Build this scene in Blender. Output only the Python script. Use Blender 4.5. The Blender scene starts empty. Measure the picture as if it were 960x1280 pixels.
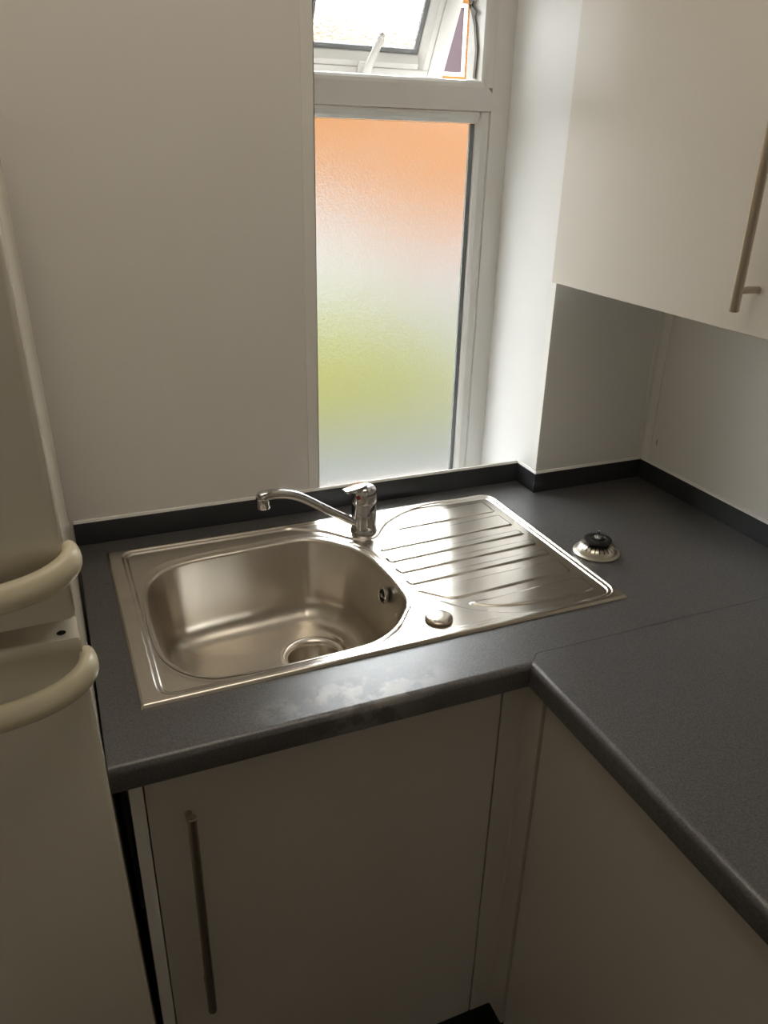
import bpy, bmesh, math, random
import numpy as np
from mathutils import Vector, Matrix
from mathutils.geometry import tessellate_polygon
random.seed(7)
S = bpy.context.scene
C = S.collection
H = 0.91                                   # worktop height: z values measured from it use H + ...

# ------------------------------------------------------------------ camera
cam_d = bpy.data.cameras.new('camera')
cam = bpy.data.objects.new('camera', cam_d); C.objects.link(cam)
cam_d.sensor_fit = 'HORIZONTAL'; cam_d.sensor_width = 36.0
cam_d.lens = 978.866 / 960 * 36.0
cam_d.clip_start = 0.02
right = Vector((0.92354052, -0.38286703, 0.02203971))
up = Vector((0.14260541, 0.39620115, 0.90702169))
fwd = Vector((0.35600086, 0.8345283, -0.42050672))
cam.matrix_world = Matrix(((right.x, up.x, -fwd.x, -0.02968949),
                           (right.y, up.y, -fwd.y, -1.30391188),
                           (right.z, up.z, -fwd.z, H + 0.63224703),
                           (0, 0, 0, 1)))
S.camera = cam

# ------------------------------------------------------------------ sky, fill lamp, exposure
SKY = 22.0                                   # zenith radiance of a plain overcast sky (three times its horizon)
w = bpy.data.worlds.new('overcast_sky'); S.world = w; w.use_nodes = True
WN, WL = w.node_tree.nodes, w.node_tree.links
bg = WN['Background']; bg.inputs['Color'].default_value = (.95, .975, 1.0, 1)
tc = WN.new('ShaderNodeTexCoord'); sx = WN.new('ShaderNodeSeparateXYZ'); WL.new(tc.outputs['Generated'], sx.inputs[0])
cl = WN.new('ShaderNodeClamp'); WL.new(sx.outputs['Z'], cl.inputs['Value'])
ma = WN.new('ShaderNodeMath'); ma.operation = 'MULTIPLY_ADD'; ma.inputs[1].default_value = SKY * 2 / 3; ma.inputs[2].default_value = SKY / 3
WL.new(cl.outputs[0], ma.inputs[0]); WL.new(ma.outputs[0], bg.inputs['Strength'])
# unseen fill lamp added to brighten the room (its fitting is built further down)
FILL_LAMP = (.18, -.68, 2.33)
ld_ = bpy.data.lights.new('fill_lamp', 'AREA'); ld_.shape = 'ELLIPSE'; ld_.size = .95; ld_.size_y = .75; ld_.energy = 3.8; ld_.color = (1, .90, .75)
lo_ = bpy.data.objects.new('fill_lamp', ld_); C.objects.link(lo_); lo_.location = FILL_LAMP
S.view_settings.view_transform = 'Standard'; S.view_settings.look = 'None'
S.view_settings.gamma = 1; S.view_settings.use_curve_mapping = False
S.view_settings.exposure = 0.13
S.cycles.use_denoising = True
S.cycles.max_bounces = 16; S.cycles.diffuse_bounces = 8; S.cycles.glossy_bounces = 6; S.cycles.transmission_bounces = 12
S.cycles.sample_clamp_indirect = 12

# ------------------------------------------------------------------ materials
def new_mat(name):
    m = bpy.data.materials.new(name); m.use_nodes = True
    return m, m.node_tree.nodes, m.node_tree.links, m.node_tree.nodes['Principled BSDF']

def pbr(name, col, rough=.5, metal=0.0, spec=.5, var=0.0, vscale=20, bump=0.0, bscale=200, stretch=(1, 1, 1), rvar=0.0, coat=0.0, aniso=0.0):
    m, N, Lk, P = new_mat(name)
    P.inputs['Base Color'].default_value = (*col, 1); P.inputs['Roughness'].default_value = rough
    P.inputs['Metallic'].default_value = metal; P.inputs['Specular IOR Level'].default_value = spec
    P.inputs['Coat Weight'].default_value = coat
    if aniso:
        P.inputs['Anisotropic'].default_value = aniso
        tv = N.new('ShaderNodeCombineXYZ'); tv.inputs[1].default_value = 1; Lk.new(tv.outputs[0], P.inputs['Tangent'])
    if var or bump or rvar:
        g = N.new('ShaderNodeNewGeometry'); mp = N.new('ShaderNodeMapping'); mp.inputs['Scale'].default_value = stretch
        Lk.new(g.outputs['Position'], mp.inputs['Vector'])
        n1 = N.new('ShaderNodeTexNoise'); n1.inputs['Scale'].default_value = vscale; n1.inputs['Detail'].default_value = 6
        Lk.new(mp.outputs[0], n1.inputs['Vector'])
        if var:
            r = N.new('ShaderNodeMix'); r.data_type = 'RGBA'
            r.inputs['A'].default_value = (*[c * (1 - var) for c in col], 1); r.inputs['B'].default_value = (*[min(1, c * (1 + var)) for c in col], 1)
            Lk.new(n1.outputs['Fac'], r.inputs['Factor']); Lk.new(r.outputs['Result'], P.inputs['Base Color'])
        if rvar:
            mr = N.new('ShaderNodeMapRange'); mr.inputs['From Min'].default_value = .3; mr.inputs['From Max'].default_value = .7
            mr.inputs['To Min'].default_value = rough - rvar; mr.inputs['To Max'].default_value = rough + rvar
            Lk.new(n1.outputs['Fac'], mr.inputs['Value']); Lk.new(mr.outputs[0], P.inputs['Roughness'])
        if bump:
            n2 = N.new('ShaderNodeTexNoise'); n2.inputs['Scale'].default_value = bscale; n2.inputs['Detail'].default_value = 3
            Lk.new(mp.outputs[0], n2.inputs['Vector'])
            b = N.new('ShaderNodeBump'); b.inputs['Strength'].default_value = bump; b.inputs['Distance'].default_value = .001
            Lk.new(n2.outputs['Fac'], b.inputs['Height']); Lk.new(b.outputs[0], P.inputs['Normal'])
    return m

M = {}
M['panel'] = pbr('white_wall_panel', (.80, .775, .73), .33, spec=.45, var=.02, vscale=3)
M['panel_white'] = pbr('clean_white_panel', (.82, .815, .80), .35, spec=.45)
M['paint'] = pbr('white_paint', (.80, .78, .74), .6, bump=.05, bscale=120)
M['trim'] = pbr('white_plastic_trim', (.83, .81, .77), .35)
M['sealant'] = pbr('white_sealant', (.85, .84, .81), .5)
M['upvc'] = pbr('white_upvc', (.70, .69, .66), .28, var=.03, vscale=8)
M['rubber'] = pbr('grey_gasket', (.21, .215, .22), .6)
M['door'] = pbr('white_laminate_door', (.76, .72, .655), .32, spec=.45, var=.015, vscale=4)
M['base_door'] = pbr('darker_base_door', (.52, .48, .425), .30, spec=.45, var=.015, vscale=4)  # darker copy of the wall cupboard's door laminate
M['carcass'] = pbr('white_carcass_board', (.76, .73, .68), .45)
M['fridge'] = pbr('cream_enamel', (.74, .70, .60), .22, var=.04, vscale=9, bump=.03, bscale=350)
M['fridge_handle'] = pbr('yellowed_cream_plastic', (.78, .71, .53), .25, var=.08, vscale=12)
M['chrome'] = pbr('polished_chrome', (.60, .60, .605), .07, metal=1)
M['brushed'] = pbr('brushed_steel_bar', (.50, .44, .36), .3, metal=1, var=.06, vscale=60, stretch=(1, 1, .05))
M['black'] = pbr('black_rubber_and_shade', (.012, .012, .013), .3)
M['dark'] = pbr('black_void', (.006, .006, .006), .9)
M['floor'] = pbr('dark_vinyl_floor', (.045, .042, .04), .5, var=.3, vscale=15)
M['plinth'] = pbr('black_plinth_board', (.012, .012, .012), .6)
M['ceiling'] = pbr('white_ceiling_paint', (.82, .81, .79), .8)
M['red'] = pbr('red_dot', (.25, .01, .03), .3)
M['steel'] = pbr('brushed_sink_steel', (.66, .615, .555), .23, metal=1, var=.04, vscale=60, stretch=(.10, 1, 1), rvar=.015, aniso=.72)
M['cover'] = pbr('dull_brushed_cover', (.50, .44, .375), .27, metal=1, var=.05, vscale=60, stretch=(.1, 1, 1))
M['bowl'] = pbr('satin_bowl_steel', (.62, .575, .51), .31, metal=1, var=.06, vscale=60, stretch=(1, 1, .12), bump=.02, bscale=300, rvar=.03)
M['concrete'] = pbr('pale_concrete_paving', (.036, .038, .042), .8, spec=.05, var=.12, vscale=1.5)
M['road'] = pbr('light_grey_road', (.080, .086, .092), .8, spec=.05, var=.1, vscale=1)
M['render'] = pbr('white_rendered_wall', (.17, .17, .168), .8, spec=.05, var=.04, vscale=3)
M['grass'] = pbr('sunlit_lawn', (.042, .041, .0085), .9, spec=.03, var=.25, vscale=6, bump=.4, bscale=60)
M['brickout'] = pbr('plain_outer_wall', (.13, .09, .065), .8)
M['blind'] = pbr('dark_curtain', (.09, .065, .07), .7)
M['stay'] = pbr('weathered_stay_steel', (.16, .135, .11), .5, var=.3, vscale=40)

def scuffed_panel():
    m = pbr('scuffed_wall_panel', (.80, .775, .73), .33, spec=.45); N = m.node_tree.nodes; Lk = m.node_tree.links; P = N['Principled BSDF']
    g = N.new('ShaderNodeNewGeometry'); mp = N.new('ShaderNodeMapping')
    sc = (1 / .05, 1 / .0022, 1 / .0075); mp.inputs['Scale'].default_value = sc
    mp.inputs['Location'].default_value = (-1.097 * sc[0], .102 * sc[1], -1.0005 * sc[2]); Lk.new(g.outputs['Position'], mp.inputs['Vector'])
    ln = N.new('ShaderNodeVectorMath'); ln.operation = 'LENGTH'; Lk.new(mp.outputs[0], ln.inputs[0])
    mr = N.new('ShaderNodeMapRange'); mr.inputs['From Min'].default_value = .5; mr.inputs['From Max'].default_value = 1.2; mr.inputs['To Min'].default_value = .75; mr.inputs['To Max'].default_value = 0
    Lk.new(ln.outputs['Value'], mr.inputs['Value'])
    mx = N.new('ShaderNodeMix'); mx.data_type = 'RGBA'; mx.inputs['A'].default_value = (.80, .775, .73, 1); mx.inputs['B'].default_value = (.16, .15, .14, 1)
    Lk.new(mr.outputs[0], mx.inputs['Factor']); Lk.new(mx.outputs['Result'], P.inputs['Base Color'])
    return m
M['panel_scuffed'] = scuffed_panel()
def worktop_mat():
    m, N, Lk, P = new_mat('charcoal_speckled_laminate')
    g = N.new('ShaderNodeNewGeometry')
    n = N.new('ShaderNodeTexNoise'); n.inputs['Scale'].default_value = 420; n.inputs['Detail'].default_value = 4
    Lk.new(g.outputs['Position'], n.inputs['Vector'])
    cr = N.new('ShaderNodeValToRGB'); e = cr.color_ramp.elements
    e[0].position = .34; e[0].color = (.050, .049, .050, 1); e[1].position = .70; e[1].color = (.130, .125, .127, 1)
    Lk.new(n.outputs['Fac'], cr.inputs['Fac'])
    # dried limescale near the front edge below the bowl: an ellipse broken up by noise
    mp = N.new('ShaderNodeMapping'); mp.vector_type = 'POINT'
    mp.inputs['Location'].default_value = (-.265 / .125, .545 / .036, -H / .12)
    mp.inputs['Scale'].default_value = (1 / .125, 1 / .036, 1 / .12)
    Lk.new(g.outputs['Position'], mp.inputs['Vector'])
    ln = N.new('ShaderNodeVectorMath'); ln.operation = 'LENGTH'; Lk.new(mp.outputs[0], ln.inputs[0])
    fall = N.new('ShaderNodeMapRange'); fall.inputs['From Min'].default_value = .2; fall.inputs['From Max'].default_value = 1.15
    fall.inputs['To Min'].default_value = 1; fall.inputs['To Max'].default_value = 0
    Lk.new(ln.outputs['Value'], fall.inputs['Value'])
    n2 = N.new('ShaderNodeTexNoise'); n2.inputs['Scale'].default_value = 26; n2.inputs['Detail'].default_value = 7; n2.inputs['Roughness'].default_value = .62
    Lk.new(g.outputs['Position'], n2.inputs['Vector'])
    th = N.new('ShaderNodeMapRange'); th.inputs['From Min'].default_value = .45; th.inputs['From Max'].default_value = .53
    Lk.new(n2.outputs['Fac'], th.inputs['Value'])
    mul = N.new('ShaderNodeMath'); mul.operation = 'MULTIPLY'; Lk.new(fall.outputs[0], mul.inputs[0]); Lk.new(th.outputs[0], mul.inputs[1])
    # white flecks inside it
    v = N.new('ShaderNodeTexVoronoi'); v.inputs['Scale'].default_value = 190; Lk.new(g.outputs['Position'], v.inputs['Vector'])
    vt = N.new('ShaderNodeMath'); vt.operation = 'LESS_THAN'; vt.inputs[1].default_value = .17; Lk.new(v.outputs['Distance'], vt.inputs[0])
    n3 = N.new('ShaderNodeTexNoise'); n3.inputs['Scale'].default_value = 60; Lk.new(g.outputs['Position'], n3.inputs['Vector'])
    t3 = N.new('ShaderNodeMath'); t3.operation = 'GREATER_THAN'; t3.inputs[1].default_value = .62; Lk.new(n3.outputs['Fac'], t3.inputs[0])
    m3 = N.new('ShaderNodeMath'); m3.operation = 'MULTIPLY'; Lk.new(vt.outputs[0], m3.inputs[0]); Lk.new(t3.outputs[0], m3.inputs[1])
    m4 = N.new('ShaderNodeMath'); m4.operation = 'MULTIPLY'; Lk.new(m3.outputs[0], m4.inputs[0]); Lk.new(fall.outputs[0], m4.inputs[1])
    s1 = N.new('ShaderNodeMath'); s1.operation = 'MULTIPLY'; s1.inputs[1].default_value = .85; Lk.new(mul.outputs[0], s1.inputs[0])
    s2 = N.new('ShaderNodeMath'); s2.operation = 'MAXIMUM'; Lk.new(s1.outputs[0], s2.inputs[0]); Lk.new(m4.outputs[0], s2.inputs[1])
    mx = N.new('ShaderNodeMix'); mx.data_type = 'RGBA'; mx.inputs['B'].default_value = (.50, .49, .48, 1)
    Lk.new(s2.outputs[0], mx.inputs['Factor']); Lk.new(cr.outputs['Color'], mx.inputs['A']); Lk.new(mx.outputs['Result'], P.inputs['Base Color'])
    P.inputs['Roughness'].default_value = .36; P.inputs['Specular IOR Level'].default_value = 1.0
    b = N.new('ShaderNodeBump'); b.inputs['Strength'].default_value = .12; b.inputs['Distance'].default_value = .001
    Lk.new(n.outputs['Fac'], b.inputs['Height']); Lk.new(b.outputs[0], P.inputs['Normal'])
    return m
M['worktop'] = worktop_mat()
M['upstand'] = pbr('charcoal_upstand_laminate', (.030, .032, .036), .4, var=.3, vscale=400)

def glass_mat(name, rough, bump, scale):
    m, N, Lk, P = new_mat(name); N.remove(P); out = next(n for n in N if n.type == 'OUTPUT_MATERIAL')
    G_ = N.new('ShaderNodeBsdfGlass'); G_.distribution = 'BECKMANN'
    G_.inputs['Color'].default_value = (.975, .985, .98, 1); G_.inputs['Roughness'].default_value = rough; G_.inputs['IOR'].default_value = 1.45
    g = N.new('ShaderNodeNewGeometry'); n = N.new('ShaderNodeTexNoise'); n.inputs['Scale'].default_value = scale; n.inputs['Detail'].default_value = 2
    Lk.new(g.outputs['Position'], n.inputs['Vector'])
    b = N.new('ShaderNodeBump'); b.inputs['Strength'].default_value = bump; b.inputs['Distance'].default_value = .001
    Lk.new(n.outputs['Fac'], b.inputs['Height']); Lk.new(b.outputs[0], G_.inputs['Normal']); Lk.new(G_.outputs[0], out.inputs['Surface'])
    return m
M['frosted'] = glass_mat('frosted_glass', .36, .5, 240)

def facade_mat():
    m, N, Lk, P = new_mat('orange_brickwork')
    g = N.new('ShaderNodeNewGeometry'); mp = N.new('ShaderNodeMapping'); mp.inputs['Rotation'].default_value = (math.radians(90), 0, 0)
    Lk.new(g.outputs['Position'], mp.inputs['Vector'])
    t = N.new('ShaderNodeTexBrick'); t.inputs['Scale'].default_value = 1; t.inputs['Brick Width'].default_value = .225; t.inputs['Row Height'].default_value = .075
    t.inputs['Mortar Size'].default_value = .006; t.inputs['Color1'].default_value = (.165, .068, .017, 1); t.inputs['Color2'].default_value = (.145, .057, .014, 1)
    t.inputs['Mortar'].default_value = (.06, .038, .02, 1)
    Lk.new(mp.outputs[0], t.inputs['Vector']); Lk.new(t.outputs['Color'], P.inputs['Base Color']); P.inputs['Roughness'].default_value = .85; P.inputs['Specular IOR Level'].default_value = .05
    return m
M['facade'] = facade_mat()

# ------------------------------------------------------------------ helpers
def put(o, parent=None):
    C.objects.link(o)
    if parent is not None: o.parent = parent
    return o

def tag(o, label=None, cat=None, group=None, kind=None):
    if label: o['label'] = label
    if cat: o['category'] = cat
    if group: o['group'] = group
    if kind: o['kind'] = kind
    return o

def empty(name, loc, label, cat, kind=None, rot=(0, 0, 0)):
    o = bpy.data.objects.new(name, None); o.empty_display_size = .05
    o.location = loc; o.rotation_euler = rot; put(o)
    return tag(o, label, cat, kind=kind)

def off(parent):                          # world offset of a part (parents are un-rotated, or local coordinates are used)
    v = Vector((0, 0, 0)); p = parent
    while p is not None: v += Vector(p.location); p = p.parent
    return v

def obj(name, bm, mat, parent=None, smooth=True, local=False, angle=35):
    if parent is not None and not local:
        o_ = off(parent)
        for v in bm.verts: v.co -= o_
    bmesh.ops.recalc_face_normals(bm, faces=bm.faces[:])
    me = bpy.data.meshes.new(name); 
    if smooth:
        for f in bm.faces: f.smooth = True
        for e in bm.edges:
            if len(e.link_faces) == 2 and e.calc_face_angle(0) > math.radians(angle): e.smooth = False
    bm.to_mesh(me); bm.free(); me.materials.append(mat)
    return put(bpy.data.objects.new(name, me), parent)

def box(bm, x0, x1, y0, y1, z0, z1, bev=0.0, seg=2):
    r = bmesh.ops.create_cube(bm, size=1)
    vs = r['verts']
    for v in vs: v.co = Vector(((x0 + x1) / 2 + v.co.x * (x1 - x0), (y0 + y1) / 2 + v.co.y * (y1 - y0), (z0 + z1) / 2 + v.co.z * (z1 - z0)))
    if bev:
        es = list({e for v in vs for e in v.link_edges})
        bmesh.ops.bevel(bm, geom=es, offset=bev, segments=seg, affect='EDGES', profile=.5)
    return bm

def B(*a, **k): return box(bmesh.new(), *a, **k)

def prism(bm, pts, axis, a, b, bev=0.0):
    """polygon pts swept along an axis between a and b; pts are the two other coordinates in xyz order"""
    def mk(p, t):
        if axis == 'x': return Vector((t, p[0], p[1]))
        if axis == 'y': return Vector((p[0], t, p[1]))
        return Vector((p[0], p[1], t))
    A_ = [bm.verts.new(mk(p, a)) for p in pts]; B_ = [bm.verts.new(mk(p, b)) for p in pts]
    n = len(pts); fs = [bm.faces.new(A_), bm.faces.new(B_[::-1])]
    for i in range(n): fs.append(bm.faces.new((A_[i], B_[i], B_[(i + 1) % n], A_[(i + 1) % n])))
    if bev:
        es = list({e for f in fs[:2] for e in f.edges})
        bmesh.ops.bevel(bm, geom=es, offset=bev, segments=2, affect='EDGES', profile=.5)
    return bm

def tube(bm, path, rad, seg=20, caps=True, ell=None, upv=Vector((0, 0, 1)), round_cap=0):
    path = [Vector(p) for p in path]; n = len(path)
    if not hasattr(rad, '__len__'): rad = [rad] * n
    rings = []
    for i, p in enumerate(path):
        t = (path[min(i + 1, n - 1)] - path[max(i - 1, 0)]).normalized()
        u = upv - t * upv.dot(t)
        if u.length < 1e-4: u = Vector((1, 0, 0)) - t * t.x
        u.normalize(); s = t.cross(u)
        r = rad[i]; ra, rb = (r, r) if ell is None else (r * ell[0], r * ell[1])
        rings.append([bm.verts.new(p + s * math.cos(2 * math.pi * k / seg) * ra + u * math.sin(2 * math.pi * k / seg) * rb) for k in range(seg)])
    for a, b in zip(rings, rings[1:]):
        for k in range(seg): bm.faces.new((a[k], a[(k + 1) % seg], b[(k + 1) % seg], b[k]))
    if caps: bm.faces.new(rings[0]); bm.faces.new(rings[-1][::-1])
    return bm

def lathe(bm, prof, cx, cy, seg=40, close=True, skip=None):
    rings = []
    for r, z in prof:
        if r < 1e-6: rings.append([bm.verts.new((cx, cy, z))])
        else: rings.append([bm.verts.new((cx + r * math.cos(2 * math.pi * k / seg), cy + r * math.sin(2 * math.pi * k / seg), z)) for k in range(seg)])
    for i, (a, b) in enumerate(zip(rings, rings[1:])):
        for k in range(seg):
            if skip and skip(i, k): continue
            k2 = (k + 1) % seg
            if len(a) == 1 and len(b) == 1: continue
            if len(a) == 1: bm.faces.new((a[0], b[k2], b[k]))
            elif len(b) == 1: bm.faces.new((a[k], a[k2], b[0]))
            else: bm.faces.new((a[k], a[k2], b[k2], b[k]))
    return bm

def catmull(pts, n, closed=True):
    P = [np.array(p, float) for p in pts]; m = len(P); out = []
    for i in range(m if closed else m - 1):
        g = lambda j: P[j % m] if closed else P[max(0, min(m - 1, j))]
        p0, p1, p2, p3 = g(i - 1), g(i), g(i + 1), g(i + 2)
        for k in range(n):
            t = k / n
            out.append(.5 * ((2 * p1) + (-p0 + p2) * t + (2 * p0 - 5 * p1 + 4 * p2 - p3) * t ** 2 + (-p0 + 3 * p1 - 3 * p2 + p3) * t ** 3))
    if not closed: out.append(P[-1])
    return np.array(out)

# ------------------------------------------------------------------ the setting
XR, YP, XW = .829, -.0671, 1.0931          # upstand faces: return, pillar, right wall
wf = .004                                   # wall panels sit this far behind the upstand faces
GL = .392                                   # left side of the window opening
bm = bmesh.new()
box(bm, -.75, GL, wf, .27, 0, 2.4)
box(bm, GL, XR + wf, wf + .02, .225, 0, .831)
box(bm, GL, XR + wf, wf, .27, 1.955, 2.4)
tag(obj('wall_back', bm, M['panel'], smooth=False), 'pale wall panel left of the narrow window, behind the sink', 'wall', kind='structure')
tag(obj('wall_pillar', B(XR + wf, 1.30, YP + wf, .27, 0, 2.4), M['panel_white'], smooth=False), 'boxed-out wall right of the window with a bright window reveal', 'wall', kind='structure')
tag(obj('wall_right', B(XW + wf, 1.30, -2.3, YP + wf, 0, 2.4), M['panel_scuffed'], smooth=False), 'pale wall under the wall cupboard on the right', 'wall', kind='structure')
tag(obj('wall_left', B(-.75, -.65, -2.3, wf, 0, 2.4), M['paint'], smooth=False), 'white wall on the left beyond the fridge', 'wall', kind='structure')
bm = bmesh.new()
box(bm, -.75, -.35, -2.4, -2.3, 0, 2.4); box(bm, .45, 1.30, -2.4, -2.3, 0, 2.4); box(bm, -.35, .45, -2.4, -2.3, 2.05, 2.4)
tag(obj('wall_front', bm, M['paint'], smooth=False), 'white wall with a doorway behind the viewer', 'wall', kind='structure')
tag(obj('door_1', B(-.345, .445, -2.37, -2.33, .003, 2.045), M['trim'], smooth=False), 'closed white door behind the viewer', 'door', kind='structure')
tag(obj('floor', B(-.75, 1.30, -2.4, .30, -.06, 0), M['floor'], smooth=False), 'dark vinyl kitchen floor', 'floor', kind='structure')
tag(obj('ceiling', B(-.75, 1.30, -2.4, .30, 2.4, 2.5), M['ceiling'], smooth=False), 'white painted ceiling', 'ceiling', kind='structure')
# corner trims of the panels
bm = bmesh.new()
box(bm, .3722, GL + .0012, wf - .0018, wf, H + .0461, 2.4); box(bm, GL, GL + .0012, wf - .0018, .02, H + .0461, 2.4)
tag(obj('trim_1', bm, M['trim'], smooth=False), 'narrow white strip capping the panel edge left of the window', 'trim', kind='structure')
bm = bmesh.new()
box(bm, XR + wf - .0024, XR + wf, YP + wf - .0012, YP + wf + .015, H + .0461, 2.4); box(bm, XR + wf, XR + wf + .004, YP + wf - .0012, YP + wf, H + .0461, 2.4)
tag(obj('trim_2', bm, M['sealant'], smooth=False), 'white strip on the pillar corner right of the window', 'trim', kind='structure')
bm = bmesh.new()
prism(bm, [(XW + wf, YP + wf), (XW + wf, YP + wf - .024), (XW + wf - .0016, YP + wf - .024), (XW + wf - .004, YP + wf - .004), (XW + wf - .014, YP + wf - .0016), (XW + wf - .014, YP + wf)], 'z', H + .0461, 2.4)
tag(obj('trim_3', bm, M['trim'], smooth=False), 'white internal corner strip between pillar and right wall', 'trim', kind='structure')

# ------------------------------------------------------------------ window
YF = .155                                   # inner face of the frame
win = empty('window_1', (.61, .19, .832), 'white plastic window with frosted lower pane and small open top light', 'window', kind='structure')
def wpart(name, bm, mat='upvc', parent=win, **k): return obj(name, bm, M[mat], parent, **k)
X1 = XR + wf
bm = bmesh.new()                            # right jamb
box(bm, .7925, X1, YF, .225, .832, 1.955, .0015)
prism(bm, [(.7925, YF), (.786, YF + .001), (.778, YF + .004), (.773, YF + .010), (.772, YF + .07), (.7925, YF + .07)], 'z', H + .7397, 1.92)
wpart('frame_jamb', bm)
bm = bmesh.new()
box(bm, GL, .422, YF, .225, .832, 1.955, .0015)
wpart('frame_jamb', bm)
wpart('frame_head', B(.422, .7925, YF, .225, 1.915, 1.955, .0015))
wpart('frame_sill', B(.422, .7925, YF, .225, .832, .852, .0015))
bm = bmesh.new()                            # transom with its welded pointed end
T0, T1 = H + .7005, H + .7395
prism(bm, [(.422, T0), (.790, T0), (.8055, H + .7167), (.783, T1), (.422, T1)], 'y', YF - .0012, .225)
prism(bm, [(YF - .0012, T1), (YF + .002, T1 + .006), (YF + .008, T1 + .011), (YF + .018, T1 + .013), (.225, T1 + .013), (.225, T1)], 'x', .422, .776)
wpart('transom', bm, smooth=False)
# glazing beads of the lower light
def bead_profile(o0, o1): return [(o0, YF + .003), (o0 + (o1 - o0) * .25, YF + .001), (o0 + (o1 - o0) * .8, YF + .009), (o1, YF + .013), (o1, YF + .03), (o0, YF + .03)]
bm = bmesh.new()
prism(bm, [(a, b) for a, b in [(.792, YF + .003), (.787, YF + .0005), (.776, YF + .004), (.7695, YF + .010), (.7695, YF + .03), (.792, YF + .03)]], 'z', .852, T0 - .001)
wpart('glazing_bead', bm, smooth=False)
bm = bmesh.new()
prism(bm, [(YF + .003, T0 - .0012), (YF + .0005, T0 - .007), (YF + .004, T0 - .014), (YF + .010, T0 - .020), (YF + .03, T0 - .020), (YF + .03, T0 - .0012)], 'x', .422, .7695)
wpart('glazing_bead', bm, smooth=False)
wpart('glazing_bead', B(.422, .438, YF + .003, YF + .03, .852, T0 - .021))
wpart('glazing_bead', B(.438, .7695, YF + .003, YF + .03, .852, .858))
wpart('gasket', B(.7605, .7695, YF + .019, YF + .025, .858, T0 - .021), 'rubber')
wpart('pane', B(.438, .7690, YF + .0255, YF + .0295, .8585, T0 - .0215), 'frosted', smooth=False)
# top-hung casement, swung outwards: local axes of the sash, hinge line at its top
TH = math.radians(31.4); SL = .28
sash = bpy.data.objects.new('casement', None); put(sash, win)
sash.location = Vector((win.location.x, .20, H + .985)) - Vector(win.location); sash.rotation_euler = (TH, 0, 0); sash.empty_display_size = .05
ox = win.location.x
s0, s1 = .424 - ox, .775 - ox
def spart(name, bm, mat='upvc', **k): return obj(name, bm, M[mat], sash, local=True, **k)
FW = .035
spart('stile', B(s1 - FW, s1, 0, .06, -SL, 0, .002)); spart('stile', B(s0, s0 + FW, 0, .06, -SL, 0, .002))
spart('rail', B(s0 + FW + .0004, s1 - FW - .0004, 0, .06, -SL, -SL + FW, .002)); spart('rail', B(s0 + FW + .0004, s1 - FW - .0004, 0, .06, -FW, 0, .002))
def chamfer_bar(a, b, horizontal, inner, outer):
    bm = bmesh.new()
    pr = [(outer, .002), (outer + (inner - outer) * .45, .003), (inner, .014), (inner, .03), (outer, .03)]
    if horizontal: prism(bm, [(y, z) for z, y in pr], 'x', a, b)
    else: prism(bm, pr, 'z', a, b)
    return bm
spart('glazing_bead', chamfer_bar(-SL + FW, -FW, False, s1 - FW - .024, s1 - FW - .0006), smooth=False)
spart('glazing_bead', chamfer_bar(-SL + FW, -FW, False, s0 + FW + .024, s0 + FW + .0006), smooth=False)
spart('glazing_bead', chamfer_bar(s0 + FW + .024, s1 - FW - .024, True, -SL + FW + .022, -SL + FW + .0006), smooth=False)
spart('glazing_bead', chamfer_bar(s0 + FW + .024, s1 - FW - .024, True, -FW - .022, -FW - .0006), smooth=False)
bm = bmesh.new()
gx0, gx1, gz0, gz1 = s0 + FW + .0242, s1 - FW - .0242, -SL + FW + .0222, -FW - .0222
box(bm, gx1 - .009, gx1, .018, .024, gz0, gz1); box(bm, gx0, gx0 + .009, .018, .024, gz0, gz1)
box(bm, gx0 + .009, gx1 - .009, .018, .024, gz0, gz0 + .009); box(bm, gx0 + .009, gx1 - .009, .018, .024, gz1 - .009, gz1)
spart('gasket', bm, 'rubber', smooth=False)
spart('pane', B(gx0, gx1, .0245, .0285, gz0, gz1), 'frosted', smooth=False)
# casement handle: rosette, neck and a long cranked lever pointing up
hx = .598 - ox; hz = -SL + .020
bm = bmesh.new()
box(bm, hx - .013, hx + .013, -.010, 0, hz - .022, hz + .028, .004)
bmesh.ops.create_uvsphere(bm, u_segments=16, v_segments=10, radius=.011, matrix=Matrix.Translation((hx, -.014, hz)))
tube(bm, [(hx - .001, -.016, hz - .008), (hx - .001, -.020, hz + .010), (hx, -.026, hz + .028), (hx + .003, -.034, hz + .055), (hx + .006, -.042, hz + .085), (hx + .007, -.045, hz + .098), (hx + .0072, -.046, hz + .101)],
     [.010, .0098, .0088, .0078, .0074, .006, .002], 16, ell=(1, .75), upv=Vector((0, 1, 0)))
spart('handle', bm)
# friction stay, two flat arms on the right
def flat_arm(bm, pts, wdt, th=.0022):
    for p, q in zip(pts, pts[1:]):
        p = Vector(p); q = Vector(q); d = (q - p).normalized(); n = Vector((1, 0, 0)); s = d.cross(n).normalized()
        vs = [bm.verts.new(c + n * a * th / 2 + s * b * wdt / 2) for c in (p - d * .001, q + d * .001) for a, b in ((-1, -1), (1, -1), (1, 1), (-1, 1))]
        for f in ((0, 1, 2, 3), (7, 6, 5, 4), (0, 4, 5, 1), (1, 5, 6, 2), (2, 6, 7, 3), (3, 7, 4, 0)): bm.faces.new([vs[i] for i in f])
    return bm
wpart('stay_arm', flat_arm(bmesh.new(), [(.7695, .187, H + .757), (.7695, .184, H + .803), (.7695, .196, H + .845), (.7695, .222, H + .888), (.7695, .232, H + .905)], .008), 'stay', smooth=False)
wpart('stay_arm', flat_arm(bmesh.new(), [(.7665, .190, H + .860), (.7665, .214, H + .875), (.7665, .165, H + .925)], .008), 'stay', smooth=False)

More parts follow.
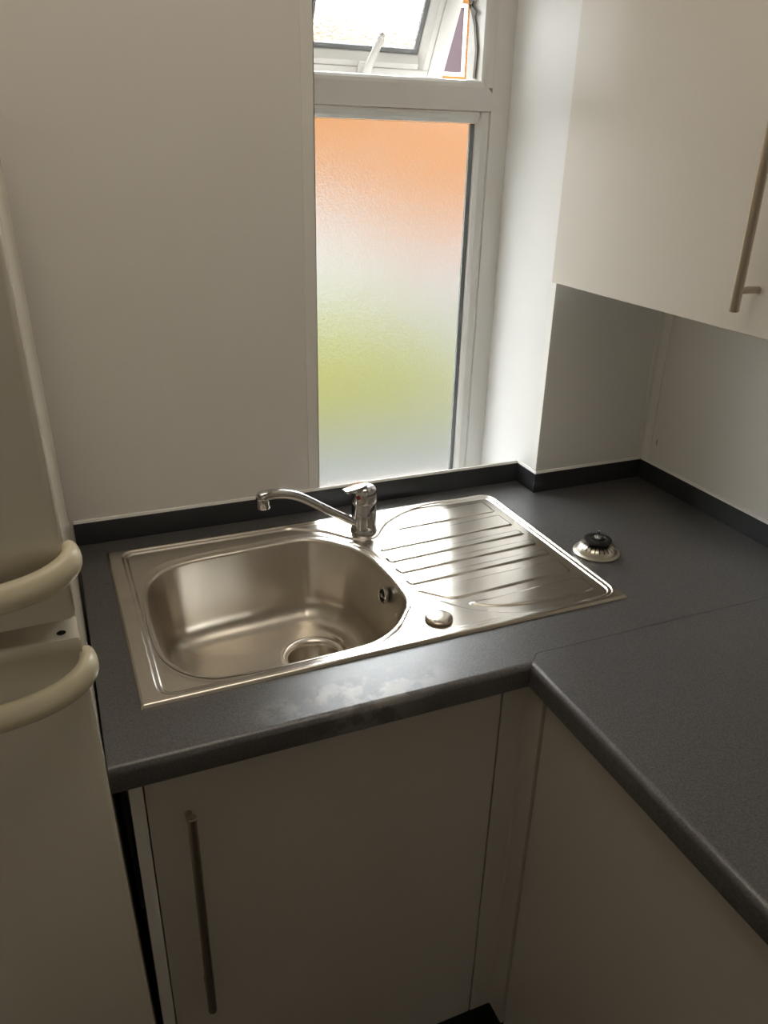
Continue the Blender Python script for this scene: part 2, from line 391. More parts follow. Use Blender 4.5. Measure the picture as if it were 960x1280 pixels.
# ------------------------------------------------------------------ worktops
NR = .009; TK = .0367; YFR = -.576; XI = .5035; XL = -.0445; YS = -.553
def nose(n=7):                              # (setback from the front, z)
    p = [(NR - NR * math.sin(a), H - NR + NR * math.cos(a)) for a in np.linspace(0, math.pi / 2, n)]
    r = .004
    p += [(r - r * math.cos(a), H - TK + r - r * math.sin(a)) for a in np.linspace(0, math.pi / 2, 4)]
    return p
def plate(bm, outer, holes, z0, z1, front):
    """top/bottom faces and side walls of a board; edges in front get no wall (they carry a nosing)"""
    loops = [outer] + holes
    flat = [p for l in loops for p in l]
    tris = tessellate_polygon([[Vector((*p, 0)) for p in l] for l in loops])
    top = [bm.verts.new((*p, z1)) for p in flat]; bot = [bm.verts.new((*p, z0)) for p in flat]
    for t in tris: bm.faces.new([top[i] for i in t]); bm.faces.new([bot[i] for i in t][::-1])
    k = 0
    for li, l in enumerate(loops):
        for i in range(len(l)):
            a, b = k + i, k + (i + 1) % len(l)
            if li == 0 and i in front: continue
            bm.faces.new((top[a], top[b], bot[b], bot[a]))
        k += len(l)
def sweep_nose(bm, start, end):
    A_ = [bm.verts.new(start(s, z)) for s, z in nose()]; B_ = [bm.verts.new(end(s, z)) for s, z in nose()]
    for i in range(len(A_) - 1): bm.faces.new((A_[i], B_[i], B_[i + 1], A_[i + 1]))
    return A_, B_
g = .00035
bm = bmesh.new()
outer = [(XL, .012), (XL, YFR + NR), (XI + NR - g, YFR + NR), (XI + .0235, YS + g), (XW + .003, YS + g), (XW + .003, YP + .003), (XR + .003, YP + .003), (XR + .003, .012)]
outer = [(XL, .003), (XL, YFR + NR), (XI + NR - g, YFR + NR), (XI + .0235, YS + g), (XW + .003, YS + g), (XW + .003, YP + .003), (XR + .003, YP + .003), (XR + .003, .003)]
hole = [(.012, -.060), (.731, -.053), (.731, -.462), (.012, -.470)]
plate(bm, outer, [hole], H - TK, H, {1})
A_, _ = sweep_nose(bm, lambda s, z: Vector((XL, YFR + s, z)), lambda s, z: Vector((XI + s - g, YFR + s, z)))
c = bm.verts.new((XL, YFR + NR, H - TK))
bm.faces.new(A_ + [c])
tag(obj('worktop', bm, M['worktop'], angle=50), 'charcoal speckled worktop holding the steel sink under the window', 'worktop')
bm = bmesh.new()
YE = -1.20
outer = [(XI + NR, YFR + NR - g), (XI + NR, YE), (XW + .003, YE), (XW + .003, YS - g), (XI + .0235, YS - g)]
plate(bm, outer, [], H - TK, H, {0})
sweep_nose(bm, lambda s, z: Vector((XI + s, YFR + s - g, z)), lambda s, z: Vector((XI + s, YE, z)))
tag(obj('worktop', bm, M['worktop'], angle=50), 'charcoal worktop leg running forward along the right wall', 'worktop')

# upstands with their sealant
UH = .0411
def upstand(x0, x1, y0, y1, bead, label):
    o = tag(obj('upstand', B(x0, x1, y0, y1, H + .0002, H + UH, .0006, 1), M['upstand'], smooth=False), label, 'upstand', 'charcoal upstands round the worktop')
    bm = bmesh.new(); prism(bm, *bead)
    obj('sealant_bead', bm, M['sealant'], o, smooth=False, local=True)
    return o
e_ = .00005
zb = H + UH + e_
upstand(-.0465, XR - e_, 0, wf - e_, ([(.0004, zb), (wf - e_, zb), (wf - e_, zb + .0048), (wf - .0022, zb + .0042)], 'x', -.0465, XR), 'long charcoal upstand below the window and left panel')
upstand(XR, XR + wf - e_, YP, wf - e_, ([(XR + .0004, zb), (XR + wf - e_, zb), (XR + wf - e_, zb + .0048), (XR + wf - .0022, zb + .0042)], 'y', YP, .0), 'short charcoal upstand return at the window reveal')
upstand(XR + wf, XW - e_, YP, YP + wf - e_, ([(YP + .0004, zb), (YP + wf - e_, zb), (YP + wf - e_, zb + .0048), (YP + wf - .0022, zb + .0042)], 'x', XR + wf, XW), 'dark upstand across the foot of the pillar wall')
upstand(XW, XW + wf - e_, -1.2, YP + wf - e_, ([(XW + .0004, zb), (XW + wf - e_, zb), (XW + wf - e_, zb + .0048), (XW + wf - .0022, zb + .0042)], 'y', -1.2, YP), 'charcoal upstand along the right wall under the wall cupboard')
# sealed ledge between the upstand and the window
tag(obj('trim_4', B(GL, XR + wf - e_, wf + e_, YF - .0005, .8312, .8360), M['sealant'], smooth=False), 'white ledge between upstand and window frame', 'trim', kind='structure')

# ------------------------------------------------------------------ sink
SW, SD = .742, .435
def yc(x): return -.2655 + .0105 * x                       # centre line of the sink, turned very slightly
sink = empty('kitchen_sink', (.371, -.262, H), 'stainless steel sink with one bowl and a ribbed drainer', 'sink')

bowl_w = [(.0379, -.2202), (.0418, -.1886), (.0500, -.1630), (.0669, -.1384), (.0882, -.1235), (.1152, -.1150), (.1523, -.1095), (.212, -.1055), (.256, -.1020), (.3047, -.0994), (.3339, -.1025), (.3629, -.1207), (.3865, -.1470), (.4005, -.1660),
          (.4140, -.1991), (.4211, -.2462), (.4235, -.2982), (.4214, -.3460), (.4138, -.3704), (.402, -.3890), (.375, -.4200), (.3446, -.4405), (.3198, -.4495), (.2816, -.4532), (.2079, -.4555), (.1528, -.4555), (.1075, -.4520), (.0905, -.4455), (.0725, -.4330), (.0550, -.4110), (.0430, -.3838), (.0375, -.3550), (.0355, -.316), (.0355, -.2700)]
bowl_c = catmull(bowl_w, 8)
def seg_sdf(P, poly):
    """signed distance (negative inside) of points P (n,2) to a closed polygon"""
    n = len(poly); d2 = np.full(len(P), 1e9); ins = np.zeros(len(P), bool)
    for i in range(n):
        a, b = poly[i], poly[(i + 1) % n]; ab = b - a
        t = np.clip(((P - a) @ ab) / (ab @ ab + 1e-15), 0, 1)
        q = P - (a + t[:, None] * ab); d2 = np.minimum(d2, (q * q).sum(1))
        c = (a[1] > P[:, 1]) != (b[1] > P[:, 1])
        with np.errstate(divide='ignore', invalid='ignore'):
            xi = (b[0] - a[0]) * (P[:, 1] - a[1]) / (b[1] - a[1]) + a[0]
        ins ^= c & (P[:, 0] < xi)
    return np.where(ins, -1, 1) * np.sqrt(d2)
def rounded(poly, r, n=6):
    """round the corners of a polygon; r per corner"""
    out = []; m = len(poly); P = [np.array(p, float) for p in poly]
    for i in range(m):
        a, b, c = P[i - 1], P[i], P[(i + 1) % m]; rr = r[i] if hasattr(r, '__len__') else r
        u = (a - b); lu = np.linalg.norm(u); u /= lu; v = (c - b); lv = np.linalg.norm(v); v /= lv
        rr = min(rr, .45 * lu, .45 * lv); p0 = b + u * rr; p1 = b + v * rr
        for k in range(n + 1):
            t = k / n; out.append((1 - t) ** 2 * p0 + 2 * t * (1 - t) * b + t ** 2 * p1)
    return np.array(out)
def sstep(d, wd): t = np.clip(.5 - d / wd, 0, 1); return t * t * (3 - 2 * t)      # 1 inside (d<0), 0 outside

ST = .0016
nx = int(round(SW / ST)) + 1; ny = int(round(SD / ST)) + 1
gx, gv = np.meshgrid(np.linspace(0, SW, nx), np.linspace(-SD / 2, SD / 2, ny), indexing='ij')
PX = gx.ravel(); PV = gv.ravel(); PW = np.stack([PX - .0105 * PV, yc(PX) + PV], 1)
L_ = .0235
rim = rounded([(L_, .2065), (.734, .2065), (.734, -.2065), (L_, -.2065)], [.022, .026, .032, .028], 8)
half = [(.300, .2065), (.318, .1985), (.3363, .1892), (.3671, .1700), (.3880, .1470), (.4020, .1290), (.417, .1165), (.4401, .1107), (.4560, .1190), (.4700, .1370), (.4850, .1540), (.4985, .1660), (.5354, .1880), (.5614, .1973), (.590, .2065)]
hc = catmull(half, 5, closed=False)
tapP = np.concatenate([hc, np.array([(.59, .24), (.30, .24)])])
tapN = tapP * np.array([1, -1.0])
def toV(pts): return np.array([(x, y - yc(x)) for x, y in pts])
ribs = [([(.5001, -.1320), (.5130, -.1130), (.5324, -.0990), (.5624, -.0880), (.602, -.0800), (.6556, -.0764), (.708, -.0745), (.7072, -.1225)], [.004, .01, .01, .01, .01, .01, .006, .003]),
        ([(.4385, -.1990), (.4660, -.1660), (.4860, -.1566), (.5924, -.1496), (.7072, -.1389), (.708, -.1846)], [.004, .02, .012, .01, .006, .003]),
        ([(.4355, -.2255), (.4386, -.2430), (.7079, -.2255), (.7061, -.2085)], [.003, .006, .004, .004]),
        ([(.4362, -.2652), (.4396, -.2828), (.7075, -.2677), (.7075, -.2500)], [.003, .006, .004, .004]),
        ([(.4362, -.3066), (.4389, -.3227), (.7078, -.3091), (.7086, -.2913)], [.003, .006, .004, .004]),
        ([(.4389, -.3419), (.4735, -.3785), (.4900, -.3840), (.7058, -.3720), (.7074, -.3315), (.47, -.3435)], [.003, .015, .012, .004, .006, .01]),
        ([(.5002, -.4036), (.5171, -.4190), (.5442, -.4305), (.60, -.4370), (.6843, -.4390), (.7075, -.4345), (.709, -.3940), (.54, -.4045)], [.003, .015, .015, .02, .01, .006, .006, .01])]
PVx = np.stack([PX, PV], 1)
d_rim = seg_sdf(PVx, rim); d_tap = np.minimum(seg_sdf(PVx, tapP), seg_sdf(PVx, tapN))
d_bowl = seg_sdf(PW, bowl_c)
d_edge = np.minimum.reduce([PX, SW - PX, PV + SD / 2, SD / 2 - PV])
zz = np.full(len(PX), .0046)
inner = .5 * sstep(d_rim, .0034) + .5 * sstep(d_rim + .0068, .0034); tap_in = sstep(d_tap, .0062)
low = .0046 - .0043; mid = .0046 - .0015
zi = low + (mid - low) * tap_in
rib = np.zeros(len(PX))
for poly, r in ribs:
    rib = np.maximum(rib, sstep(seg_sdf(PVx, rounded(toV(poly), r)), .0034))
zi = zi + rib * .0022
zi = zi - .0011 * sstep(d_bowl - .009, .005) * (d_bowl > -.02)
zz = zz * (1 - inner) + zi * inner
t = np.clip(1 - d_edge / .004, 0, 1); zz = zz - t ** 2 * .0044
# bowl edge starts to roll over
t = np.clip(1 - (d_bowl) / .005, 0, 1); zz = zz - t ** 2 * .0010
# snap vertices onto the bowl outline
G = lambda f: np.gradient(f.reshape(nx, ny), SW / (nx - 1), SD / (ny - 1))
gxx, gyy = G(d_bowl); gl = np.sqrt(gxx ** 2 + gyy ** 2).ravel() + 1e-9
near = np.abs(d_bowl) < ST * .72
PXs = PX.copy(); PVs = PV.copy()
PXs[near] -= (d_bowl * gxx.ravel() / gl)[near]; PVs[near] -= (d_bowl * gyy.ravel() / gl)[near]
zx, zv = G(zz); nrm = np.stack([-zx.ravel(), -zv.ravel(), np.ones(len(PX))], 1); nrm /= np.linalg.norm(nrm, axis=1)[:, None]
idx = np.arange(nx * ny).reshape(nx, ny)
quads = np.stack([idx[:-1, :-1], idx[1:, :-1], idx[1:, 1:], idx[:-1, 1:]], -1).reshape(-1, 4)
inside = (d_bowl < 0) & ~near
keep = ~inside[quads].any(1)
qd = d_bowl[quads].min(1); keep &= ~((near[quads].all(1)) & (d_bowl[quads].mean(1) < 0))
quads = quads[keep]
WX = PXs - .0105 * PVs; WY = yc(PXs) + PVs; WZ = H + .0003 + zz
def grid_mesh(name, q, mat, parent):
    used = np.unique(q); remap = -np.ones(len(PX), int); remap[used] = np.arange(len(used)); q = remap[q]
    co = np.stack([WX, WY, WZ], 1)[used] - np.array(off(parent))
    me = bpy.data.meshes.new(name); me.vertices.add(len(used)); me.vertices.foreach_set('co', co.ravel())
    me.loops.add(q.size); me.loops.foreach_set('vertex_index', q.ravel())
    me.polygons.add(len(q)); me.polygons.foreach_set('loop_start', np.arange(0, q.size, 4)); me.polygons.foreach_set('loop_total', np.full(len(q), 4))
    me.update(); me.validate()
    me.polygons.foreach_set('use_smooth', np.ones(len(q), bool))
    me.normals_split_custom_set_from_vertices(nrm[used].tolist())
    me.materials.append(mat)
    return put(bpy.data.objects.new(name, me), parent)
qx = PX[quads].mean(1); qv = PV[quads].mean(1)
dr = (qx > .4305) & (d_rim[quads].mean(1) < .003) & (np.abs(d_tap[quads]).max(1) > 0) & (d_tap[quads].mean(1) > .003)
grid_mesh('deck', quads[~dr], M['steel'], sink)
grid_mesh('drainer', quads[dr], M['steel'], sink)

# bowl: rings from the outline down to the waste hole
nrm2 = np.roll(bowl_c, -1, 0) - np.roll(bowl_c, 1, 0); nrm2 = np.stack([-nrm2[:, 1], nrm2[:, 0]], 1); nrm2 /= np.linalg.norm(nrm2, axis=1)[:, None]
cen = bowl_c.mean(0)
if ((cen - bowl_c) * nrm2).sum() < 0: nrm2 = -nrm2
for _ in range(12): nrm2 = (np.roll(nrm2, 1, 0) + 2 * nrm2 + np.roll(nrm2, -1, 0)); nrm2 /= np.linalg.norm(nrm2, axis=1)[:, None]
DP = .142; DC = np.array((.2975, -.252)); DR = .056
prof = [(-.0012, -.0009), (0, -.0009)]
for a in np.linspace(.15, 1, 6): prof.append((.007 * math.sin(a * math.pi / 2) ** 1, -.0009 - .007 * (1 - math.cos(a * math.pi / 2))))
x0, z0 = prof[-1]; FR = .042
wl = [(x0 + (.019) * t, z0 + (-DP + FR - z0) * t) for t in np.linspace(.12, 1, 8)]
prof += wl; x1, z1 = prof[-1]
for a in np.linspace(.1, 1, 10) * math.pi / 2: prof.append((x1 + FR * (1 - math.cos(a)), z1 - FR * math.sin(a)))
rings = [(bowl_c + nrm2 * o, z) for o, z in prof]
last = rings[-1][0]; ang = np.arctan2(last[:, 1] - DC[1], last[:, 0] - DC[0])
circ = DC + DR * np.stack([np.cos(ang), np.sin(ang)], 1)
for t in (.15, .35, .6, .85, 1): rings.append((last * (1 - t) + circ * t, -DP - .004 * t))
bm = bmesh.new(); nb = len(bowl_c); base_z = H + .0003 + .0046 - .0053
vr = [[bm.verts.new((p[0], p[1], base_z + z + .0009)) for p in r] for r, z in rings]
for a, b in zip(vr, vr[1:]):
    for k in range(nb): bm.faces.new((a[k], a[(k + 1) % nb], b[(k + 1) % nb], b[k]))
obj('bowl', bm, M['bowl'], sink, angle=80)
zf = base_z - DP - .004
bm = lathe(bmesh.new(), [(DR + .001, zf - .002), (DR + .001, zf + .001), (DR - .002, zf + .0025), (DR - .006, zf + .0025), (.0445, zf - .001), (.0425, zf - .004), (.041, zf - .012), (.039, zf - .030), (.034, zf - .038), (.006, zf - .040), (0, zf - .040)], DC[0], DC[1], 56)
waste = obj('waste_outlet', bm, M['steel'], sink)
bm = bmesh.new()
lathe(bm, [(.0075, zf - .040), (.0075, zf - .036), (.004, zf - .034), (0, zf - .034)], DC[0], DC[1], 20)
for k in range(6):
    a = k * math.pi / 3
    lathe(bm, [(.004, zf - .0398), (.004, zf - .0385), (0, zf - .0385)], DC[0] + .020 * math.cos(a), DC[1] + .020 * math.sin(a), 10)
o_w = obj('waste_grid', bm, M['bowl'], waste)
# overflow rosette on the bowl's right wall
oc = Vector((.4035, -.291, H - .0285)); on_ = Vector((-1, -.02, .17)).normalized()
R_ = on_.to_track_quat('Z', 'Y').to_matrix().to_4x4(); R_.translation = oc
bm = lathe(bmesh.new(), [(.0135, -.004), (.0145, .001), (.0125, .0025), (.0105, .001), (.0105, -.002)], 0, 0, 32); bm.transform(R_)
ov = obj('overflow_ring', bm, M['chrome'], sink)
bm = lathe(bmesh.new(), [(.0105, .0004), (0, .0004)], 0, 0, 24); bm.transform(R_); obj('overflow_opening', bm, M['dark'], ov)
bm = lathe(bmesh.new(), [(.0035, .0004), (.0035, .002), (.002, .003), (0, .003)], 0, 0, 16)
box(bm, -.0105, .0105, -.0012, .0012, .0004, .0018); bm.transform(R_); obj('overflow_screw', bm, M['chrome'], ov)
# round cover on the spare tap hole
bm = lathe(bmesh.new(), [(.0195, H + .003), (.0210, H + .0046), (.0210, H + .0062), (.0202, H + .0076), (.0175, H + .0090), (.012, H + .0102), (.006, H + .0108), (0, H + .0110)], .4345, -.4318, 48)
obj('tap_hole_cover', bm, M['cover'], sink)

# ------------------------------------------------------------------ tap
TX, TY = .4385, -.1150
tz = H + .0032
tap = empty('mixer_tap', (TX, TY, tz), 'chrome mixer tap with a swivel spout reaching over the bowl', 'tap')
bm = lathe(bmesh.new(), [(0, tz), (.0242, tz), (.0245, tz + .003), (.0232, tz + .0055), (.0226, tz + .010), (.0224, tz + .0555), (.0215, tz + .0570), (0, tz + .0570)], TX, TY, 48)
obj('body', bm, M['chrome'], tap)
# cap: round, flat-sided dome with the lever blade growing out of its top
bm = lathe(bmesh.new(), [(0, tz + .0578), (.0218, tz + .0578), (.0226, tz + .0592), (.0226, tz + .072), (.0222, tz + .0775), (.0205, tz + .0830), (.0172, tz + .0872), (.0120, tz + .0898), (.006, tz + .0909), (0, tz + .0910)], TX, TY, 48)
cap = obj('cap', bm, M['chrome'], tap)
la = math.radians(203)
ld = Vector((math.cos(la), math.sin(la), 0)); ls = Vector((-ld.y, ld.x, 0))
bm = bmesh.new()
secs = [(-.006, .0885, .006, .003), (.006, .0895, .0115, .0034), (.020, .0895, .0120, .0030), (.034, .0895, .0105, .0024), (.045, .0900, .0090, .0020), (.048, .0901, .0075, .0014)]
vs = []
for d, z, hw, ht in secs:
    cpt = Vector((TX, TY, tz + z)) + ld * d
    vs.append([bm.verts.new(cpt + ls * a * hw + Vector((0, 0, b * ht))) for a, b in ((-1, -.6), (-.85, -1), (.85, -1), (1, -.6), (1, .6), (.85, 1), (-.85, 1), (-1, .6))])
for a, b in zip(vs, vs[1:]):
    for k in range(8): bm.faces.new((a[k], a[(k + 1) % 8], b[(k + 1) % 8], b[k]))
bm.faces.new(vs[0]); bm.faces.new(vs[-1][::-1])
obj('lever', bm, M['chrome'], tap, angle=60)
da = math.radians(222); dp = Vector((TX + .0224 * math.cos(da), TY + .0224 * math.sin(da), tz + .0725))
Rm = Vector((math.cos(da), math.sin(da), 0)).to_track_quat('Z', 'Y').to_matrix().to_4x4(); Rm.translation = dp
bm = lathe(bmesh.new(), [(.0048, -.001), (.0046, .0006), (.004, .0010), (0, .0010)], 0, 0, 24); bm.transform(Rm)
tag(obj('temperature_dot', bm, M['red'], tap), 'dark red dot')
sp = [(.4300, -.1165, .019), (.419, -.118, .0235), (.3902, -.120, .0425), (.3592, -.122, .0632), (.3319, -.1235, .0818), (.3136, -.125, .0928), (.2950, -.1265, .1002), (.2760, -.128, .1042), (.2600, -.1295, .1050), (.2500, -.130, .1035), (.2470, -.1305, .1020)]
pts = catmull(sp, 4, closed=False); n_ = len(pts)
rad = [.0072 + .0032 * (i / (n_ - 1)) ** 2 for i in range(n_)]; rad[-1] = .006; rad[-2] = .0085; rad[-3] = .0098
bm = tube(bmesh.new(), [Vector((p[0], p[1], H + p[2])) for p in pts], rad, 24)
spout = obj('spout', bm, M['chrome'], tap, angle=60)
ad = Vector((.10, .02, -1)).normalized()
Ra = ad.to_track_quat('Z', 'Y').to_matrix().to_4x4(); Ra.translation = Vector((.2500, -.1302, H + .1065))
bm = lathe(bmesh.new(), [(0, .0), (.0105, .0), (.0112, .003), (.0112, .0225), (.0104, .0238), (.0088, .0238), (.0088, .021), (0, .021)], 0, 0, 32); bm.transform(Ra)
obj('aerator', bm, M['chrome'], spout)

# ------------------------------------------------------------------ upturned basket strainer
PXc, PYc = .7917, -.329
bk = empty('sink_strainer', (PXc, PYc, H), 'upturned steel basket strainer with black rubber disc beside the drainer', 'strainer')
z_ = H + .0004
NS = 24; sg = NS * 4
bm = lathe(bmesh.new(), [(.0385, z_), (.0402, z_ + .0008), (.0402, z_ + .0020), (.0385, z_ + .0028), (.0352, z_ + .0042), (.0340, z_ + .0075), (.0318, z_ + .0112), (.0285, z_ + .0145), (.0235, z_ + .0170), (.0180, z_ + .0178), (0, z_ + .0178)], PXc, PYc, sg,
           skip=lambda i, k: i in (6, 7, 8) and k % 4 == 0)
obj('basket', bm, pbr('worn_strainer_steel', (.74, .69, .60), .28, metal=1), bk)
bm = lathe(bmesh.new(), [(.0330, z_ + .002), (.0320, z_ + .008), (.0270, z_ + .0135), (.0200, z_ + .0160), (0, z_ + .0160)], PXc, PYc, 40)
obj('shade_liner', bm, M['black'], bk)  # black dome put behind the slots as the shade inside the basket
bm = lathe(bmesh.new(), [(0, z_ + .0178), (.0170, z_ + .0178), (.0180, z_ + .0215), (.0235, z_ + .0225), (.0242, z_ + .0242), (.0232, z_ + .0262), (.0190, z_ + .0275), (.0150, z_ + .0270), (.0140, z_ + .0262), (.0100, z_ + .0262), (.0090, z_ + .0285), (0, z_ + .0285)], PXc, PYc, 48)
obj('rubber_disc', bm, M['black'], bk)
bm = lathe(bmesh.new(), [(.0068, z_ + .0285), (.0062, z_ + .0305), (.0022, z_ + .0310), (.0018, z_ + .0335), (.0018, z_ + .0385), (.0022, z_ + .0392), (.0022, z_ + .0405), (.001, z_ + .0412), (0, z_ + .0412)], PXc, PYc, 24)
obj('stem', bm, M['chrome'], bk)

# ------------------------------------------------------------------ cupboards
def bar_handle(parent, p, length, out, rad=.006, off_=.0255):
    """vertical bar handle; p = lower end of the bar axis, out = vector from the bar back to the door face"""
    p = Vector(p); bm = bmesh.new()
    tube(bm, [p, p + Vector((0, 0, .0008)), p + Vector((0, 0, length - .0008)), p + Vector((0, 0, length))], [rad - .0008, rad, rad, rad - .0008], 20, upv=Vector((0, 1, 0)))
    h_ = obj('handle', bm, M['brushed'], parent)
    for zq in (off_, length - off_):
        bm = tube(bmesh.new(), [p + Vector((0, 0, zq)), p + Vector((0, 0, zq)) + Vector(out)], .0045, 14)
        obj('post', bm, M['brushed'], h_)
    return h_
DY, DB, DT = -.556, .165, .869
u1 = empty('base_cabinet', (.225, -.28, .0), 'white base cupboard under the sink with a steel bar handle', 'cabinet')
obj('side_panel', B(-.0265, -.0105, DY + .0005, -.02, .15, .872, .0005, 1), M['carcass'], u1, smooth=False)
obj('side_panel', B(.485, .501, DY + .030, -.02, .15, .872), M['carcass'], u1, smooth=False)
obj('base_panel', B(-.0105, .485, DY + .022, -.02, .15, .166), M['carcass'], u1, smooth=False)
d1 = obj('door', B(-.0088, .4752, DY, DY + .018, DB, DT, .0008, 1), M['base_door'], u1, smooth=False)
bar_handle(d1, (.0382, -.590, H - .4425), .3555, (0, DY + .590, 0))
obj('plinth', B(-.0265, .5735, DY + .055, DY + .071, 0, .149), M['plinth'], u1, smooth=False)
cp = empty('corner_post', (.495, -.56, .15), 'white L-shaped corner post between the two base cupboards', 'post')
bm = bmesh.new()
X5 = .5165
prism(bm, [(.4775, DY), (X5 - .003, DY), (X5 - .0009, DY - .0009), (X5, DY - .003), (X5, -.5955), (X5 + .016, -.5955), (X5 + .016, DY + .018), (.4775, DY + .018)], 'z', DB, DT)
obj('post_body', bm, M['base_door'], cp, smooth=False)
u2 = empty('base_cabinet', (.80, -.90, 0), 'white base cupboard under the right worktop leg', 'cabinet')
X6 = .5205
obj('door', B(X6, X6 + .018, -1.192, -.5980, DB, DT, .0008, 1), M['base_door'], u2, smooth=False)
obj('side_panel', B(X6 + .022, XW - .01, -.616, -.600, .15, .872), M['carcass'], u2, smooth=False)
obj('side_panel', B(X6 + .022, XW - .01, -1.195, -1.179, .15, .872), M['carcass'], u2, smooth=False)
obj('base_panel', B(X6 + .022, XW - .01, -1.179, -.616, .15, .166), M['carcass'], u2, smooth=False)
obj('plinth', B(X6 + .055, X6 + .071, -1.195, -.487, 0, .149), M['plinth'], u2, smooth=False)

XD = .785; WB = H + .4275
wu = empty('wall_cabinet', (.94, -.365, WB), 'white wall cupboard on the right with a steel bar handle', 'cabinet')
obj('carcass', B(XD + .0195, XW + wf - .001, -.6135, -.1165, WB + .002, WB + .72, .0005, 1), M['carcass'], wu, smooth=False)
d3 = obj('door', B(XD, XD + .018, -.6145, -.1150, WB, WB + .722, .0008, 1), M['door'], wu, smooth=False)
bar_handle(d3, (.752, -.5610, H + .4585), .3555, (XD - .752, 0, 0))

# ------------------------------------------------------------------ fridge freezer (local axes: x to the right, y to the back)
fr = empty('fridge_freezer', (-.0262, -.600, 0), 'cream upright fridge freezer with bowed plastic handles on the left', 'fridge', rot=(0, math.radians(-1.15), math.radians(.5)))
def fpart(name, bm, mat='fridge', parent=fr, **k): return obj(name, bm, M[mat], parent, local=True, **k)
FWD = .55
fpart('body', B(-FWD, -.0020, .066, .565, .03, 1.565, .006, 3))
def door_prism(pts):
    bm = prism(bmesh.new(), pts, 'x', -FWD + .001, -.001, bev=.0055)
    return bm
up_d = fpart('door', door_prism([(.060, 1.492), (.004, 1.492), (0, 1.488), (0, 1.205), (.002, 1.190), (.008, 1.176), (.012, 1.162), (.014, 1.118), (.060, 1.112)]))
lo_d = fpart('door', door_prism([(.060, 1.094), (.016, 1.094), (.015, 1.088), (.018, 1.078), (.018, 1.062), (.010, 1.048), (.002, 1.036), (0, 1.022), (0, .09), (.004, .084), (.060, .084)]))
fpart('door_seal', B(-FWD + .006, -.006, .060, .066, .09, 1.488), 'carcass', smooth=False)
def fridge_handle(par, zend, zmid, dx):
    half = [(.0040, .024), (.0048, .012), (.0038, .001), (.0005, -.0085), (-.0060, -.0150), (-.0145, -.0198), (-.026, -.0238), (-.044, -.0275), (-.070, -.0302), (-.105, -.0325), (-.165, -.0350), (-.275, -.0362)]
    def zf_(x): return zmid + (zend - zmid) * math.exp(-max(0, -x) / .035)
    right_ = [Vector((x + dx, y, zf_(x))) for x, y in half]
    left_ = [Vector((-FWD - x - dx, y, zf_(x))) for x, y in half[:-1]][::-1]
    pts = [Vector(p) for p in catmull([tuple(p) for p in right_ + left_], 4, closed=False)]
    n_ = len(pts); rad = [.0142 * min(1, (.78 + .22 * min(i, n_ - 1 - i) / 8)) for i in range(n_)]
    bm = tube(bmesh.new(), pts, rad, 22, ell=(.74, 1.0))
    return fpart('handle', bm, 'fridge_handle', par, angle=70)
fridge_handle(up_d, 1.1865, 1.1735, 0)
fridge_handle(lo_d, 1.0665, 1.0500, -.0025)
bm = lathe(bmesh.new(), [(.0045, 1.0942), (0, 1.0942)], -.018, .030, 20); fpart('hinge_hole', bm, 'dark', lo_d)
fpart('hinge_cover', B(-.030, -.004, .006, .050, 1.4925, 1.505, .002), 'trim')
fpart('top_panel', B(-FWD, -.0020, .004, .066, 1.506, 1.565, .005, 3))

# made-up fitting for the added fill lamp, above and before the sink
cl_ = empty('fill_light', (FILL_LAMP[0], FILL_LAMP[1], 2.4), 'added oval fill light on the ceiling, out of view above the sink', 'light')
bm = lathe(bmesh.new(), [(0, 2.3995), (.50, 2.3995), (.50, 2.345), (.495, 2.335), (.478, 2.335), (.478, 2.342), (0, 2.342)], 0, 0, 48)
for v in bm.verts: v.co = Vector((FILL_LAMP[0] + v.co.x, FILL_LAMP[1] + v.co.y * .79, v.co.z))
obj('housing', bm, M['trim'], cl_)
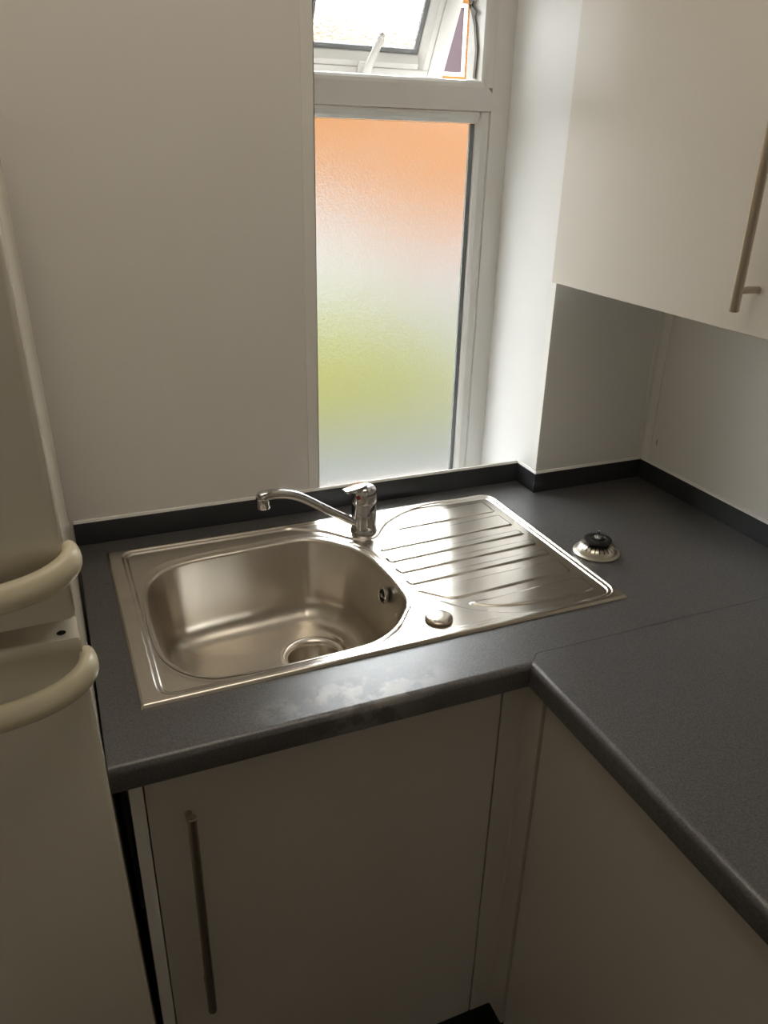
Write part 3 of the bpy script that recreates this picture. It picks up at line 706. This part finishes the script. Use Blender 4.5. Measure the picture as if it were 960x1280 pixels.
# ------------------------------------------------------------------ outside
bm = bmesh.new()
box(bm, -5, .30, .271, .38, -.3195, 9.0); box(bm, .99, 7, .271, .38, -.3195, 9.0)
box(bm, .30, .99, .2715, .38, -.3195, .775); box(bm, .30, .99, .271, .38, 1.99, 9.0)
tag(obj('wall_outside', bm, M['brickout'], smooth=False), 'brick outer face of the kitchen wall round the window', 'wall', kind='structure')
tag(obj('outside_ground', B(-12, 26, .9, 40, -.42, -.32), M['concrete'], smooth=False), 'pale paving outside beyond the window', 'ground', kind='structure')
tag(obj('outside_road', B(-12, 26, 9.0, 13.9, -.3198, -.315), M['road'], smooth=False), 'lighter paved road in front of the brick house', 'road', kind='structure')
tag(obj('lawn', B(-6, 3.75, 3.6, 8.9, -.3195, -.28), M['grass'], smooth=False), 'sunlit green lawn outside the frosted window', 'lawn', kind='structure')
tag(obj('outside_wall', B(-4, 5.6, 12.6, 12.85, -.3195, .72), M['render'], smooth=False), 'low white rendered garden wall before the brick house', 'wall', kind='structure')
fc = empty('brick_house', (6, 14.2, -.3195), 'orange brick house with a white-framed window across the yard', 'house')
FY = 14.0
wx1, wz0, wz1 = 7.97, H + 1.925, H + 3.12
wx0 = wx1 - 1.25
bm = bmesh.new()
box(bm, -10, wx0, FY, FY + .3, -.319, 4.7); box(bm, wx1, 24, FY, FY + .3, -.319, 4.7)
box(bm, wx0, wx1, FY, FY + .3, -.319, wz0); box(bm, wx0, wx1, FY, FY + .3, wz1, 4.7)
obj('brick_wall', bm, M['facade'], fc, smooth=False)
bm = bmesh.new(); fwk = .065
box(bm, wx0, wx0 + fwk, FY + .03, FY + .10, wz0, wz1); box(bm, wx1 - fwk, wx1, FY + .03, FY + .10, wz0, wz1)
box(bm, wx0 + fwk, wx1 - fwk, FY + .03, FY + .10, wz0, wz0 + fwk); box(bm, wx0 + fwk, wx1 - fwk, FY + .03, FY + .10, wz1 - fwk, wz1)
hw = obj('window_frame', bm, M['upvc'], fc, smooth=False)
obj('window_pane', B(wx0 + fwk, wx1 - fwk, FY + .06, FY + .07, wz0 + fwk, wz1 - fwk), pbr('dark_window_glass', (.040, .024, .028), .12, spec=.2), hw, smooth=False)
obj('roof', B(-10.3, 24.3, FY - .35, FY + 6, 4.7, 4.85), M['blind'], fc, smooth=False)
